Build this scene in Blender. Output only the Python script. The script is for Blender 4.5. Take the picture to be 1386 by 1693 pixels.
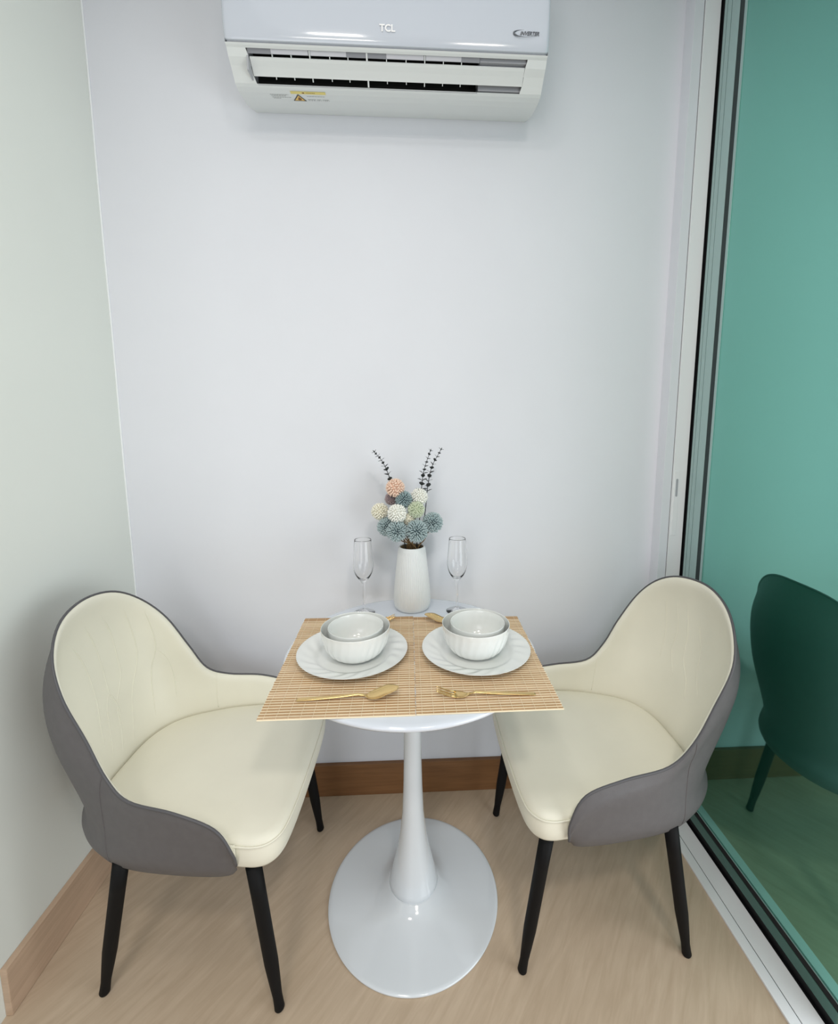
import bpy, bmesh, math, random
from mathutils import Vector, Matrix
from mathutils.bvhtree import BVHTree

# ------------------------------------------------------------------ clear
for o in list(bpy.data.objects):
    bpy.data.objects.remove(o, do_unlink=True)
SC = bpy.context.scene
COL = SC.collection
random.seed(7)

# ------------------------------------------------------------------ camera
CAM = Vector((-0.0296, -1.4435, 1.3083))
yaw, pitch, F_PX, PPX, PPY = 0.0524, 0.1296, 729.19, 722.25, 798.26
cam_d = bpy.data.cameras.new('camera')
cam = bpy.data.objects.new('camera', cam_d); COL.objects.link(cam)
cam.location = CAM
cam.rotation_euler = (math.pi / 2 - pitch, 0, -yaw)
cam_d.sensor_fit = 'HORIZONTAL'; cam_d.sensor_width = 36
cam_d.lens = F_PX / 1386 * 36
cam_d.shift_x = -(PPX - 693) / 1386
cam_d.shift_y = (PPY - 846.5) / 1386
cam_d.clip_start = 0.02
SC.camera = cam

# ------------------------------------------------------------------ light
SC.view_settings.view_transform = 'Standard'
SC.view_settings.look = 'None'
SC.view_settings.gamma = 1
SC.view_settings.use_curve_mapping = False
SC.view_settings.exposure = 0.16

W = bpy.data.worlds.new('world'); SC.world = W; W.use_nodes = True
W.node_tree.nodes['Background'].inputs[0].default_value = (0.80, 0.90, 1.0, 1)
W.node_tree.nodes['Background'].inputs[1].default_value = 0.22

def area(name, loc, target, size, power, color, size_y=None, spread=180):
    l = bpy.data.lights.new(name, 'AREA'); l.energy = power; l.color = color
    l.shape = 'RECTANGLE'; l.size = size; l.size_y = size_y or size
    l.spread = math.radians(spread)
    o = bpy.data.objects.new(name, l); COL.objects.link(o); o.location = loc
    o.rotation_euler = (Vector(target) - Vector(loc)).to_track_quat('-Z', 'Y').to_euler()
    return o
LP = dict(lamp=3.6, lamp_b=12.5, room=14, window=22, fill=16, fill_top=1.4)
area('ceiling_lamp_light', (-0.35, -1.30, 2.645), (-0.35, -1.30, 0), 0.22, LP['lamp'], (1.0, 0.97, 0.93))
area('ceiling_lamp_light', (0.35, -2.00, 2.645), (0.35, -2.00, 0), 0.22, LP['lamp_b'], (1.0, 0.93, 0.84))
area('room_lamp_light', (-0.5, -2.6, 2.645), (-0.5, -2.6, 0), 0.5, LP['room'], (1.0, 0.95, 0.88))
area('balcony_daylight', (1.5, -1.75, 0.78), (-0.9, -0.9, 0.6), 1.6, LP['window'], (0.92, 0.98, 1.0), 1.4)
area('room_fill', (-0.9, -3.4, 1.3), (0.3, 0, 1.1), 1.4, LP['fill'], (0.95, 0.97, 1.0), 2.2)
area('ceiling_fill', (0.1, -0.80, 2.650), (0.1, -0.80, 0), 1.3, LP['fill_top'], (0.97, 0.98, 1.0), 0.9)  # added soft overhead fill, not a fixture of the room

# ------------------------------------------------------------------ materials
def mat(name, base, rough=0.5, metal=0.0, coat=0.0, spec=0.5, noise=None, bump=None, sheen=0):
    m = bpy.data.materials.new(name); m.use_nodes = True
    nt = m.node_tree; b = nt.nodes['Principled BSDF']
    b.inputs['Base Color'].default_value = (*base, 1)
    b.inputs['Roughness'].default_value = rough
    b.inputs['Metallic'].default_value = metal
    b.inputs['Coat Weight'].default_value = coat
    b.inputs['Coat Roughness'].default_value = 0.05
    b.inputs['Specular IOR Level'].default_value = spec
    tc = nt.nodes.new('ShaderNodeTexCoord')
    if noise:
        sc, amt, scale3 = noise
        mp = nt.nodes.new('ShaderNodeMapping'); mp.inputs['Scale'].default_value = scale3
        nt.links.new(tc.outputs['Object'], mp.inputs[0])
        n = nt.nodes.new('ShaderNodeTexNoise'); n.inputs['Scale'].default_value = sc
        n.inputs['Detail'].default_value = 6
        nt.links.new(mp.outputs[0], n.inputs[0])
        r = nt.nodes.new('ShaderNodeValToRGB')
        r.color_ramp.elements[0].position = 0.3; r.color_ramp.elements[1].position = 0.7
        r.color_ramp.elements[0].color = (*[c * (1 - amt) for c in base], 1)
        r.color_ramp.elements[1].color = (*[min(1, c * (1 + amt)) for c in base], 1)
        nt.links.new(n.outputs[0], r.inputs[0]); nt.links.new(r.outputs[0], b.inputs['Base Color'])
    if bump:
        sc, st, dist = bump
        n2 = nt.nodes.new('ShaderNodeTexNoise'); n2.inputs['Scale'].default_value = sc
        n2.inputs['Detail'].default_value = 4
        nt.links.new(tc.outputs['Object'], n2.inputs[0])
        bp = nt.nodes.new('ShaderNodeBump'); bp.inputs['Strength'].default_value = st
        bp.inputs['Distance'].default_value = dist
        nt.links.new(n2.outputs[0], bp.inputs['Height']); nt.links.new(bp.outputs[0], b.inputs['Normal'])
    return m

M = {}
M['wall'] = mat('painted_wall', (0.765, 0.78, 0.83), 0.75, noise=(3, 0.015, (1, 1, 1)), bump=(60, 0.08, 0.002))
M['wall_green'] = mat('painted_side_wall', (0.78, 0.81, 0.765), 0.7, noise=(3, 0.012, (1, 1, 1)), bump=(60, 0.08, 0.002))
M['ceiling'] = mat('ceiling_paint', (0.80, 0.80, 0.80), 0.8)
M['caulk'] = mat('caulk', (0.88, 0.90, 0.92), 0.5)
M['alu_white'] = mat('white_aluminium', (0.86, 0.87, 0.89), 0.35, coat=0.1)
M['alu_grey'] = mat('grey_aluminium', (0.30, 0.43, 0.42), 0.28, metal=0.35)
M['rail_green'] = mat('green_grey_rail', (0.075, 0.17, 0.14), 0.2, metal=0.6)
M['stile_green'] = mat('pale_green_stile', (0.36, 0.50, 0.49), 0.30, metal=0.15)
M['seal_green'] = mat('dark_green_seal', (0.008, 0.022, 0.022), 0.5)
M['slot_grey'] = mat('slot_grey', (0.40, 0.41, 0.45), 0.5)
M['rubber'] = mat('black_rubber', (0.006, 0.006, 0.007), 0.5, spec=0.2)
M['ac_panel'] = mat('gloss_white_plastic', (0.60, 0.64, 0.71), 0.12, coat=0.35)
M['ac_body'] = mat('matt_white_plastic', (0.74, 0.77, 0.77), 0.38)
M['ac_grey'] = mat('grey_plastic', (0.42, 0.43, 0.46), 0.45)
M['ac_plate'] = mat('pale_guide_plastic', (0.60, 0.61, 0.66), 0.3)
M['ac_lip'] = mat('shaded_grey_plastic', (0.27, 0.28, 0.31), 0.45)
M['ac_dark'] = mat('dark_cavity', (0.008, 0.009, 0.008), 0.7)
M['logo_white'] = mat('white_lettering', (1.0, 1.0, 1.0), 0.6)
M['logo_grey'] = mat('grey_lettering', (0.13, 0.14, 0.16), 0.35)
M['label_yellow'] = mat('yellow_label', (0.78, 0.66, 0.22), 0.5)
M['label_orange'] = mat('amber_label', (0.78, 0.50, 0.13), 0.5)
M['label_brown'] = mat('brown_print', (0.20, 0.09, 0.03), 0.6)
M['print_grey'] = mat('fine_grey_print', (0.36, 0.38, 0.38), 0.6)
M['print_dark'] = mat('dark_print', (0.06, 0.06, 0.06), 0.6)
M['table_white'] = mat('white_lacquer', (0.72, 0.76, 0.83), 0.12, coat=0.5)
M['table_base'] = mat('white_lacquer_base', (0.71, 0.75, 0.79), 0.10, coat=0.6)
M['cream'] = mat('cream_leather', (0.80, 0.775, 0.655), 0.48, noise=(9, 0.02, (1, 1, 1)), bump=(420, 0.10, 0.0006))
M['grey_leather'] = mat('grey_leather', (0.112, 0.106, 0.110), 0.55, noise=(60, 0.05, (1, 1, 1)), bump=(300, 0.18, 0.0008))
M['piping'] = mat('dark_grey_piping', (0.085, 0.083, 0.09), 0.5)
M['leg_black'] = mat('black_powder_coat', (0.004, 0.004, 0.0045), 0.6, spec=0.18, bump=(500, 0.15, 0.0005))
M['glass_rubber'] = mat('leg_foot_rubber', (0.012, 0.012, 0.012), 0.6)
M['porcelain'] = mat('white_porcelain', (0.83, 0.845, 0.825), 0.07, coat=0.5)
M['vase'] = mat('matt_white_ceramic', (0.77, 0.79, 0.79), 0.42)
M['vase_in'] = mat('vase_inside', (0.30, 0.22, 0.12), 0.6)
M['gold'] = mat('brushed_gold', (0.83, 0.60, 0.28), 0.27, metal=1.0, bump=(900, 0.05, 0.0003))
M['bamboo_dark'] = mat('bamboo_slat', (0.46, 0.275, 0.125), 0.5, noise=(22, 0.28, (0.35, 40, 1)))
M['bamboo_mid'] = mat('bamboo_slat_mid', (0.57, 0.375, 0.215), 0.5, noise=(22, 0.22, (0.35, 40, 1)))
M['bamboo_light'] = mat('bamboo_slat_pale', (0.92, 0.78, 0.56), 0.5, noise=(22, 0.10, (0.35, 40, 1)))
M['thread'] = mat('binding_thread', (0.86, 0.74, 0.55), 0.7)
M['blue_petal'] = mat('dusty_blue_petals', (0.46, 0.56, 0.57), 0.75)
M['blue_petal2'] = mat('slate_blue_petals', (0.36, 0.465, 0.48), 0.75)
M['white_petal'] = mat('white_petals', (0.93, 0.93, 0.87), 0.75)
M['cream_petal'] = mat('cream_petals', (0.92, 0.89, 0.76), 0.75)
M['peach_petal'] = mat('peach_petals', (0.90, 0.68, 0.55), 0.75)
M['mauve_petal'] = mat('mauve_petals', (0.50, 0.40, 0.41), 0.75)
M['green_petal'] = mat('pale_green_petals', (0.74, 0.80, 0.62), 0.75)
M['core_dark'] = mat('shaded_flower_core', (0.10, 0.14, 0.16), 0.9)  # darkened core: shade in the gaps between blue petals put into its colour
M['stem'] = mat('brown_stem', (0.22, 0.13, 0.05), 0.7)
M['stem_dark'] = mat('charcoal_stem', (0.035, 0.032, 0.035), 0.7)
M['leaf_dark'] = mat('charcoal_leaf', (0.022, 0.028, 0.026), 0.5)

# wooden floor, grain running diagonally
def wood(name, c1, c2, ang, rough, scale=(1, 14, 1), s=6.0, coat=0.0):
    m = bpy.data.materials.new(name); m.use_nodes = True
    nt = m.node_tree; b = nt.nodes['Principled BSDF']; b.inputs['Roughness'].default_value = rough
    b.inputs['Coat Weight'].default_value = coat; b.inputs['Coat Roughness'].default_value = 0.25
    tc = nt.nodes.new('ShaderNodeTexCoord')
    rt = nt.nodes.new('ShaderNodeMapping'); rt.inputs['Rotation'].default_value = (0, 0, ang)
    mp = nt.nodes.new('ShaderNodeMapping'); mp.inputs['Scale'].default_value = scale
    nt.links.new(tc.outputs['Object'], rt.inputs[0]); nt.links.new(rt.outputs[0], mp.inputs[0])
    n = nt.nodes.new('ShaderNodeTexNoise'); n.inputs['Scale'].default_value = s; n.inputs['Detail'].default_value = 8
    n.inputs['Roughness'].default_value = 0.62; n.inputs['Distortion'].default_value = 0.4
    nt.links.new(mp.outputs[0], n.inputs[0])
    r = nt.nodes.new('ShaderNodeValToRGB')
    r.color_ramp.elements[0].position = 0.32; r.color_ramp.elements[1].position = 0.68
    r.color_ramp.elements[0].color = (*c1, 1); r.color_ramp.elements[1].color = (*c2, 1)
    nt.links.new(n.outputs[0], r.inputs[0]); nt.links.new(r.outputs[0], b.inputs['Base Color'])
    bp = nt.nodes.new('ShaderNodeBump'); bp.inputs['Strength'].default_value = 0.12; bp.inputs['Distance'].default_value = 0.002
    nt.links.new(n.outputs[0], bp.inputs['Height']); nt.links.new(bp.outputs[0], b.inputs['Normal'])
    return m
M['floor'] = wood('oak_floor', (0.495, 0.380, 0.270), (0.59, 0.468, 0.345), math.radians(-52), 0.34, (1, 8, 1), 7.0, 0.12)
M['base_back'] = wood('brown_wood_skirting', (0.17, 0.075, 0.026), (0.235, 0.11, 0.042), 0, 0.42, (1, 1, 16), 5.0)
M['base_left'] = wood('lit_wood_skirting', (0.47, 0.33, 0.23), (0.58, 0.42, 0.30), 0, 0.30, (1, 1, 14), 5.0, 0.15)  # same wood as the back skirting, the light on it painted in as paler colour

def glass_mat(name, tint=(1, 1, 1)):
    m = bpy.data.materials.new(name); m.use_nodes = True
    b = m.node_tree.nodes['Principled BSDF']
    b.inputs['Base Color'].default_value = (*tint, 1); b.inputs['Roughness'].default_value = 0.0
    b.inputs['Transmission Weight'].default_value = 1.0; b.inputs['IOR'].default_value = 1.38
    return m
M['glass'] = glass_mat('clear_glass')
# green reflective tinted glass: coloured mirror with a trace of body colour
def green_mirror():
    m = bpy.data.materials.new('green_tinted_mirror_glass'); m.use_nodes = True
    nt = m.node_tree; b = nt.nodes['Principled BSDF']
    b.inputs['Base Color'].default_value = (0.285, 0.66, 0.57, 1)
    b.inputs['Metallic'].default_value = 1.0; b.inputs['Roughness'].default_value = 0.035
    d = nt.nodes.new('ShaderNodeBsdfPrincipled')
    d.inputs['Base Color'].default_value = (0.035, 0.20, 0.135, 1); d.inputs['Roughness'].default_value = 0.03
    mx = nt.nodes.new('ShaderNodeMixShader'); mx.inputs[0].default_value = 0.80
    nt.links.new(d.outputs[0], mx.inputs[1]); nt.links.new(b.outputs[0], mx.inputs[2])
    nt.links.new(mx.outputs[0], nt.nodes['Material Output'].inputs[0])
    return m
M['green_glass'] = green_mirror()

# ------------------------------------------------------------------ helpers
def link(name, me, parent=None, mats=None, smooth=True, loc=None):
    o = bpy.data.objects.new(name, me); COL.objects.link(o)
    if mats:
        for m in (mats if isinstance(mats, (list, tuple)) else [mats]): me.materials.append(M[m])
    if smooth:
        for p in me.polygons: p.use_smooth = True
    if parent: o.parent = parent
    if loc is not None: o.location = loc
    return o
def obj(name, bm, mats, parent=None, smooth=True, loc=None, fix=True):
    if fix: bmesh.ops.recalc_face_normals(bm, faces=bm.faces[:])
    me = bpy.data.meshes.new(name); bm.to_mesh(me); bm.free()
    return link(name, me, parent, mats, smooth, loc)
def tag(o, label, cat, group=None, kind=None):
    if label: o['label'] = label
    if cat: o['category'] = cat
    if group: o['group'] = group
    if kind: o['kind'] = kind
    return o
def empty(name, loc, rz=0):
    o = bpy.data.objects.new(name, None); COL.objects.link(o); o.location = loc; o.rotation_euler = (0, 0, rz)
    o.empty_display_size = 0.05
    return o
def box(bm, lo, hi, bev=0.0, mi=0, seg=2):
    lo = Vector(lo); hi = Vector(hi)
    r = bmesh.ops.create_cube(bm, size=1)
    vs = r['verts']
    for v in vs:
        v.co = Vector([lo[i] + (v.co[i] + .5) * (hi[i] - lo[i]) for i in range(3)])
    fs = set(f for v in vs for f in v.link_faces)
    for f in fs: f.material_index = mi
    if bev:
        es = list(set(e for v in vs for e in v.link_edges))
        bmesh.ops.bevel(bm, geom=es, offset=bev, segments=seg, affect='EDGES', profile=0.6)
def boxobj(name, lo, hi, m, bev=0.0, parent=None, smooth=False):
    bm = bmesh.new(); box(bm, lo, hi, bev); return obj(name, bm, m, parent, smooth)
def struct(name, lo, hi, m, bev=0.0):
    o = boxobj(name, lo, hi, m, bev); o['kind'] = 'structure'; return o
def lathe(bm, prof, c=(0, 0), n=64, mi=0, fn=None):
    rings = []
    for (r, z) in prof:
        if r < 1e-6:
            rings.append([bm.verts.new((c[0], c[1], z))]); continue
        ring = []
        for i in range(n):
            a = 2 * math.pi * i / n
            rr, zz = (r, z) if not fn else fn(r, z, a)
            ring.append(bm.verts.new((c[0] + rr * math.cos(a), c[1] + rr * math.sin(a), zz)))
        rings.append(ring)
    for A, B in zip(rings[:-1], rings[1:]):
        if len(A) == 1 and len(B) == 1: continue
        for i in range(n):
            j = (i + 1) % n
            if len(A) == 1: f = bm.faces.new((A[0], B[j], B[i]))
            elif len(B) == 1: f = bm.faces.new((A[i], A[j], B[0]))
            else: f = bm.faces.new((A[i], A[j], B[j], B[i]))
            f.material_index = mi
def catmull(P, n=8, closed=False):
    P = [Vector(p) for p in P]; out = []
    N = len(P); rng = range(N if closed else N - 1)
    g = (lambda i: P[i % N]) if closed else (lambda i: P[0] * 2 - P[1] if i < 0 else (P[-1] * 2 - P[-2] if i >= N else P[i]))
    for i in rng:
        a, b, c, d = g(i - 1), g(i), g(i + 1), g(i + 2)
        for k in range(n):
            t = k / n
            out.append(0.5 * ((2 * b) + (c - a) * t + (2 * a - 5 * b + 4 * c - d) * t * t + (3 * b - a - 3 * c + d) * t ** 3))
    if not closed: out.append(P[-1].copy())
    return out
def tube(bm, pts, rad, n=8, closed=False, mi=0, flat=1.0):
    pts = [Vector(p) for p in pts]; N = len(pts); rings = []
    T0 = (pts[1] - pts[0]).normalized()
    up = Vector((0, 0, 1)) if abs(T0.z) < 0.9 else Vector((1, 0, 0))
    nrm = (up - T0 * up.dot(T0)).normalized()
    for i, p in enumerate(pts):
        if closed: T = (pts[(i + 1) % N] - pts[i - 1])
        else: T = pts[min(i + 1, N - 1)] - pts[max(i - 1, 0)]
        T = T.normalized() if T.length > 1e-9 else T0
        nrm = (nrm - T * nrm.dot(T)); nrm = nrm.normalized() if nrm.length > 1e-9 else Vector((1, 0, 0))
        bn = T.cross(nrm)
        r = rad(i / (N - 1)) if callable(rad) else (rad[i] if isinstance(rad, list) else rad)
        rings.append([bm.verts.new(p + nrm * (r * flat * math.cos(2 * math.pi * k / n)) + bn * (r * math.sin(2 * math.pi * k / n))) for k in range(n)])
    M_ = N if closed else N - 1
    for i in range(M_):
        A, B = rings[i], rings[(i + 1) % N]
        for k in range(n):
            j = (k + 1) % n
            f = bm.faces.new((A[k], A[j], B[j], B[k])); f.material_index = mi
    if not closed:
        for R_ in (rings[0][::-1], rings[-1]):
            f = bm.faces.new(R_); f.material_index = mi
def grid(bm, rows, mi=0, closeu=False):
    V = [[bm.verts.new(p) for p in r] for r in rows]
    for i in range(len(V) - 1):
        n = len(V[i])
        for j in range(n if closeu else n - 1):
            k = (j + 1) % n
            f = bm.faces.new((V[i][j], V[i][k], V[i + 1][k], V[i + 1][j])); f.material_index = mi
    return V
def text_mesh(name, body, size, mtx, m, parent, extrude=0.0004, shear=0.0, bold=0.0, xs=1.0):
    cu = bpy.data.curves.new(name, 'FONT'); cu.body = body; cu.size = size; cu.extrude = extrude
    cu.offset = bold; cu.shear = shear; cu.align_x = 'CENTER'; cu.align_y = 'CENTER'
    t = bpy.data.objects.new(name + '_tmp', cu); COL.objects.link(t)
    bpy.context.view_layer.update()
    me = bpy.data.meshes.new_from_object(t.evaluated_get(bpy.context.evaluated_depsgraph_get()))
    bpy.data.objects.remove(t, do_unlink=True); bpy.data.curves.remove(cu)
    me.transform(Matrix.Diagonal((xs, 1, 1, 1))); me.transform(mtx); me.name = name
    return link(name, me, parent, m, False)

# ================================================================== SETTING
XL, XG, ZC = -0.947, 0.90, 2.66
struct('floor', (-2.6, -3.6, -0.05), (1.6, 0.1, 0.0), 'floor')
struct('ceiling', (-2.6, -3.6, ZC), (1.6, 0.1, ZC + 0.05), 'ceiling')
struct('wall_back', (-1.1, 0.0, 0.0), (1.2, 0.12, ZC), 'wall')
struct('wall_left', (XL - 0.12, -1.15, 0.0), (XL, 0.0, ZC), 'wall_green')
struct('baseboard_back', (XL + 0.015, -0.015, 0.0), (0.79, 0.0, 0.1202), 'base_back', 0.002)
struct('baseboard_left', (XL, -0.572, 0.0), (XL + 0.015, 0.0, 0.1202), 'base_left', 0.002)
# thin bead of caulk in the left corner
bm = bmesh.new()
tube(bm, [(XL + 0.0015 + 0.0006 * math.sin(z * 9) , -0.0015, z) for z in [0.122 + i * 0.06 for i in range(43)]], 0.0028, 8)
o = obj('trim_1', bm, 'caulk'); o['kind'] = 'structure'
# plaster return next to the sliding door
struct('trim_2', (0.790, -0.046, 0.0), (0.8182, 0.0, ZC), 'wall', 0.001)

# ---- sliding door: jamb, sill, rails, glass
XD, YE = 0.870, -0.700          # glass plane and the leading edge of the pane
door = empty('door_1', (0.85, -0.05, 0)); tag(door, None, None, kind='structure')
def dpart(name, lo, hi, m, bev=0.0, parent=None):
    bm = bmesh.new()
    box(bm, Vector(lo) - door.location, Vector(hi) - door.location, bev)
    return obj(name, bm, m, parent or door, False)
jamb = dpart('door_jamb', (0.8200, -0.0500, 0), (0.8655, 0.0, ZC), 'alu_white', 0.0010)
dpart('jamb_gap', (0.8175, -0.0440, 0), (0.8206, 0.0, ZC), 'rubber')
off = door.location
def lv(p): return Vector(p) - off
bm = bmesh.new(); box(bm, lv((0.8250, -0.0520, 0.945)), lv((0.8410, -0.0495, 1.160)), 0.0008)
kp = obj('latch_plate', bm, 'alu_white', jamb, False)
bm = bmesh.new()
pts = []
for k in range(24):
    a = 2 * math.pi * k / 24
    pts.append((0.8335 + 0.0036 * math.cos(a), 1.105 + (0.026 if math.sin(a) > 0 else -0.026) + 0.0036 * math.sin(a)))
vs = [bm.verts.new(lv((x, -0.0524, z))) for x, z in pts]; bm.faces.new(vs)
r = bmesh.ops.extrude_face_region(bm, geom=bm.faces[:])
for v in [g for g in r['geom'] if isinstance(g, bmesh.types.BMVert)]: v.co.y += 0.002
obj('finger_slot', bm, 'slot_grey', jamb, False)
dpart('weather_seal', (0.8655, -0.0480, 0.0), (0.8702, 0.0, ZC), 'rubber')
dpart('weather_seal', (0.8703, -0.0600, 0.0), (0.8900, 0.0, ZC), 'rubber')
dpart('sill_lip', (0.787, -3.4, 0.0), (0.8130, -0.046, 0.006), 'alu_white', 0.001)
dpart('track_gap', (0.8130, -3.4, 0.0), (0.8150, -0.046, 0.004), 'rubber')
dpart('door_sill', (0.8150, -3.4, 0.0), (0.8640, -0.050, 0.006), 'alu_white', 0.001)
dpart('track_channel', (0.8640, -3.4, 0.0), (0.8760, -0.050, 0.002), 'rubber')
# the sliding leaf: dark seal, slim green-grey rail, seal, then the reflective pane
dpart('bottom_seal', (XD + .0015, YE, 0.002), (XD + .006, -0.055, 0.026), 'rubber')
dpart('bottom_rail', (XD, YE, 0.026), (XD + .010, -0.055, 0.060), 'rail_green', 0.0012)
dpart('glazing_gasket', (XD + .001, YE, 0.060), (XD + .008, -0.060, 0.0785), 'rubber')
dpart('glazing_bead', (XD, YE, 0.0785), (XD + .008, -0.150, 0.0800), 'alu_grey')
for y0, y1 in ((-.0710, -.0600), (-.0900, -.0735), (-.1250, -.0925)):
    dpart('door_stile', (XD, y0, 0.060), (XD + .010, y1, ZC), 'stile_green', 0.0006)
dpart('stile_gasket', (XD + .001, -0.145, 0.060), (XD + .008, -0.1250, ZC), 'seal_green')
dpart('glazing_bead', (XD, -0.154, 0.0785), (XD + .008, -0.145, ZC), 'stile_green')
dpart('glass_pane', (XD + .002, YE, 0.080), (XD + .008, -0.154, ZC), 'green_glass')


# ================================================================== AIR CONDITIONER
ac = empty('air_conditioner', (-0.0835, 0.0, 2.2131))
tag(ac, 'white wall-mounted air conditioner with TCL and inverter marks high on the back wall', 'air conditioner')
A0 = ac.location.copy()
AX0, AX1 = -0.492, 0.3245
def ap(x, y, z): return Vector((x, y, z)) - A0
# front cover: convex glossy panel
def ac_sec():
    pr = [(-0.186, 2.2522), (-0.1975, 2.2526), (-0.2005, 2.2560), (-0.2040, 2.2720), (-0.2065, 2.30), (-0.2080, 2.36), (-0.206, 2.44), (-0.199, 2.50), (-0.185, 2.522), (-0.16, 2.53)]
    return catmull([(0, y, z) for y, z in pr], 5)
sec = ac_sec()
bm = bmesh.new(); rows = []
for t in [0, .0025, .007, .014, .03, .25, .5, .75, .97, .986, .993, .9975, 1]:
    x = AX0 + (AX1 - AX0) * t
    e = min(t, 1 - t) * (AX1 - AX0)
    k = 0.012 - math.sqrt(max(0, 0.012 ** 2 - (0.012 - min(e, 0.012)) ** 2))
    row = []
    for p in sec:
        zz = p.z + (k * 1.0 if p.z < 2.28 else 0) * max(0, (2.28 - p.z) / 0.03)
        row.append(ap(x, p.y + k * 0.9, zz))
    rows.append(row)
V = grid(bm, rows)
for side in (V[0], V[-1]):
    back = [bm.verts.new(Vector((v.co.x, -0.15 - A0.y, v.co.z))) for v in side]
    for i in range(len(side) - 1): bm.faces.new((side[i], side[i + 1], back[i + 1], back[i]))
obj('front_cover', bm, 'ac_panel', ac)
boxc = boxobj('cover_seam', ap(AX0 + .008, -0.194, 2.2485), ap(AX1 - .008, -0.17, 2.2545), 'ac_grey', 0.0, ac)
# body: profile strips, with two slots left open
PROF = [(-0.196, 2.2490), (-0.193, 2.2462), (-0.188, 2.2435), (-0.178, 2.2302), (-0.164, 2.2195), (-0.15, 2.2062), (-0.14, 2.1957), (-0.132, 2.1925), (-0.115, 2.1920), (-0.09, 2.1949), (-0.04, 2.2040), (-0.006, 2.2120), (0.0, 2.2150)]
SL = {2: (-0.4405, 0.2696), 5: (-0.4345, 0.2640)}       # slot between PROF[i] and PROF[i+1]
bm = bmesh.new()
def inset_x(i):   # the body narrows a little below the cover
    y = PROF[i][0]; t = (y + 0.196) / 0.196
    k = 0.010 * math.exp(-((1 - t) / 0.10) ** 2)
    return k
def prow(i, x0, x1):
    y, z = PROF[i]
    return [ap(x0, y, z), ap(x1, y, z)]
for i in range(len(PROF) - 1):
    a0, a1 = AX0 + .003 + inset_x(i), AX1 - .003 - inset_x(i); b0, b1 = AX0 + .003 + inset_x(i + 1), AX1 - .003 - inset_x(i + 1)
    y, z = PROF[i]; y2, z2 = PROF[i + 1]
    if i in SL:
        s0, s1 = SL[i]
        for (p0, p1, q0, q1) in ((a0, s0 - .002, b0, s0 + .002), (s1 + .002, a1, s1 - .002, b1)):
            bm.faces.new([bm.verts.new(v) for v in (ap(p0, y, z), ap(p1, y, z), ap(q1, y2, z2), ap(q0, y2, z2))])
    elif i in (3, 4):
        s0, s1 = SL[2]
        for (p0, p1, q0, q1) in ((a0, s0 + .002, b0, s0 + .003), (s1 - .002, a1, s1 - .003, b1)):
            bm.faces.new([bm.verts.new(v) for v in (ap(p0, y, z), ap(p1, y, z), ap(q1, y2, z2), ap(q0, y2, z2))])
    else:
        n = 1
        bm.faces.new([bm.verts.new(v) for v in (ap(a0, y, z), ap(a1, y, z), ap(b1, y2, z2), ap(b0, y2, z2))])
# side walls, top and back
for xx, sg in ((AX0 + .003, 1), (AX1 - .003, -1)):
    vs = [bm.verts.new(ap(xx + sg * inset_x(i), *PROF[i])) for i in range(len(PROF))]
    tp = [bm.verts.new(ap(xx, PROF[i][0], 2.50)) for i in range(len(PROF))]
    for i in range(len(PROF) - 1): bm.faces.new((vs[i], vs[i + 1], tp[i + 1], tp[i]))
box(bm, ap(AX0 + .003, -0.19, 2.49), ap(AX1 - .003, 0.0, 2.515))
bmesh.ops.remove_doubles(bm, verts=bm.verts[:], dist=1e-5)
obj('casing', bm, 'ac_body', ac, False)
# cavity behind the slots
bm = bmesh.new()
box(bm, ap(-0.4405, -0.186, 2.262), ap(0.1480, -0.10, 2.275))           # dark roof
box(bm, ap(-0.4405, -0.106, 2.205), ap(0.1480, -0.100, 2.27))
obj('air_outlet', bm, 'ac_dark', ac, False)
for nm_, lo, hi in (('outlet_housing', (0.1480, -0.168, 2.229), (0.2700, -0.10, 2.29)), ('outlet_housing', (0.1500, -0.1385, 2.2005), (0.2660, -0.10, 2.25)),
                    ('outlet_housing', (0.1490, -0.180, 2.239), (0.2700, -0.15, 2.29)), ('outlet_cheek', (-0.4430, -0.18, 2.20), (-0.4390, -0.10, 2.27))):
    boxobj(nm_, ap(*lo), ap(*hi), 'ac_grey', 0.0, ac)
# recessed grey lip inside slot one, with paler guide plates between the fins
def slant(name, x0, x1, p0, p1, th, m):
    bm = bmesh.new()
    d = Vector((0, p1[0] - p0[0], p1[1] - p0[1])).normalized(); nn = Vector((0, -d.z, d.y))
    if nn.z < 0: nn = -nn
    q = [ap(x, *p) for x in (x0, x1) for p in (p0, p1)]
    lo = [bm.verts.new(v) for v in (q[0], q[2], q[3], q[1])]; hi = [bm.verts.new(v.co + nn * th) for v in lo]
    bm.faces.new(lo); bm.faces.new(hi[::-1])
    for k in range(4): bm.faces.new((lo[k], lo[(k + 1) % 4], hi[(k + 1) % 4], hi[k]))
    return obj(name, bm, m, ac, False)
slant('inner_lip', -0.4405, 0.148, (-0.1870, 2.2480), (-0.1790, 2.2375), 0.002, 'ac_lip')
for x0, x1 in ((-0.382, -0.290), (-0.284, -0.194), (-0.092, 0.003), (0.009, 0.100)):
    slant('guide_plate', x0, x1, (-0.1866, 2.2462), (-0.1800, 2.2376), 0.001, 'ac_plate')
finx = [-0.380, -0.333, -0.286, -0.236, -0.190, -0.142, -0.092, -0.042, 0.006, 0.054, 0.101]
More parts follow.
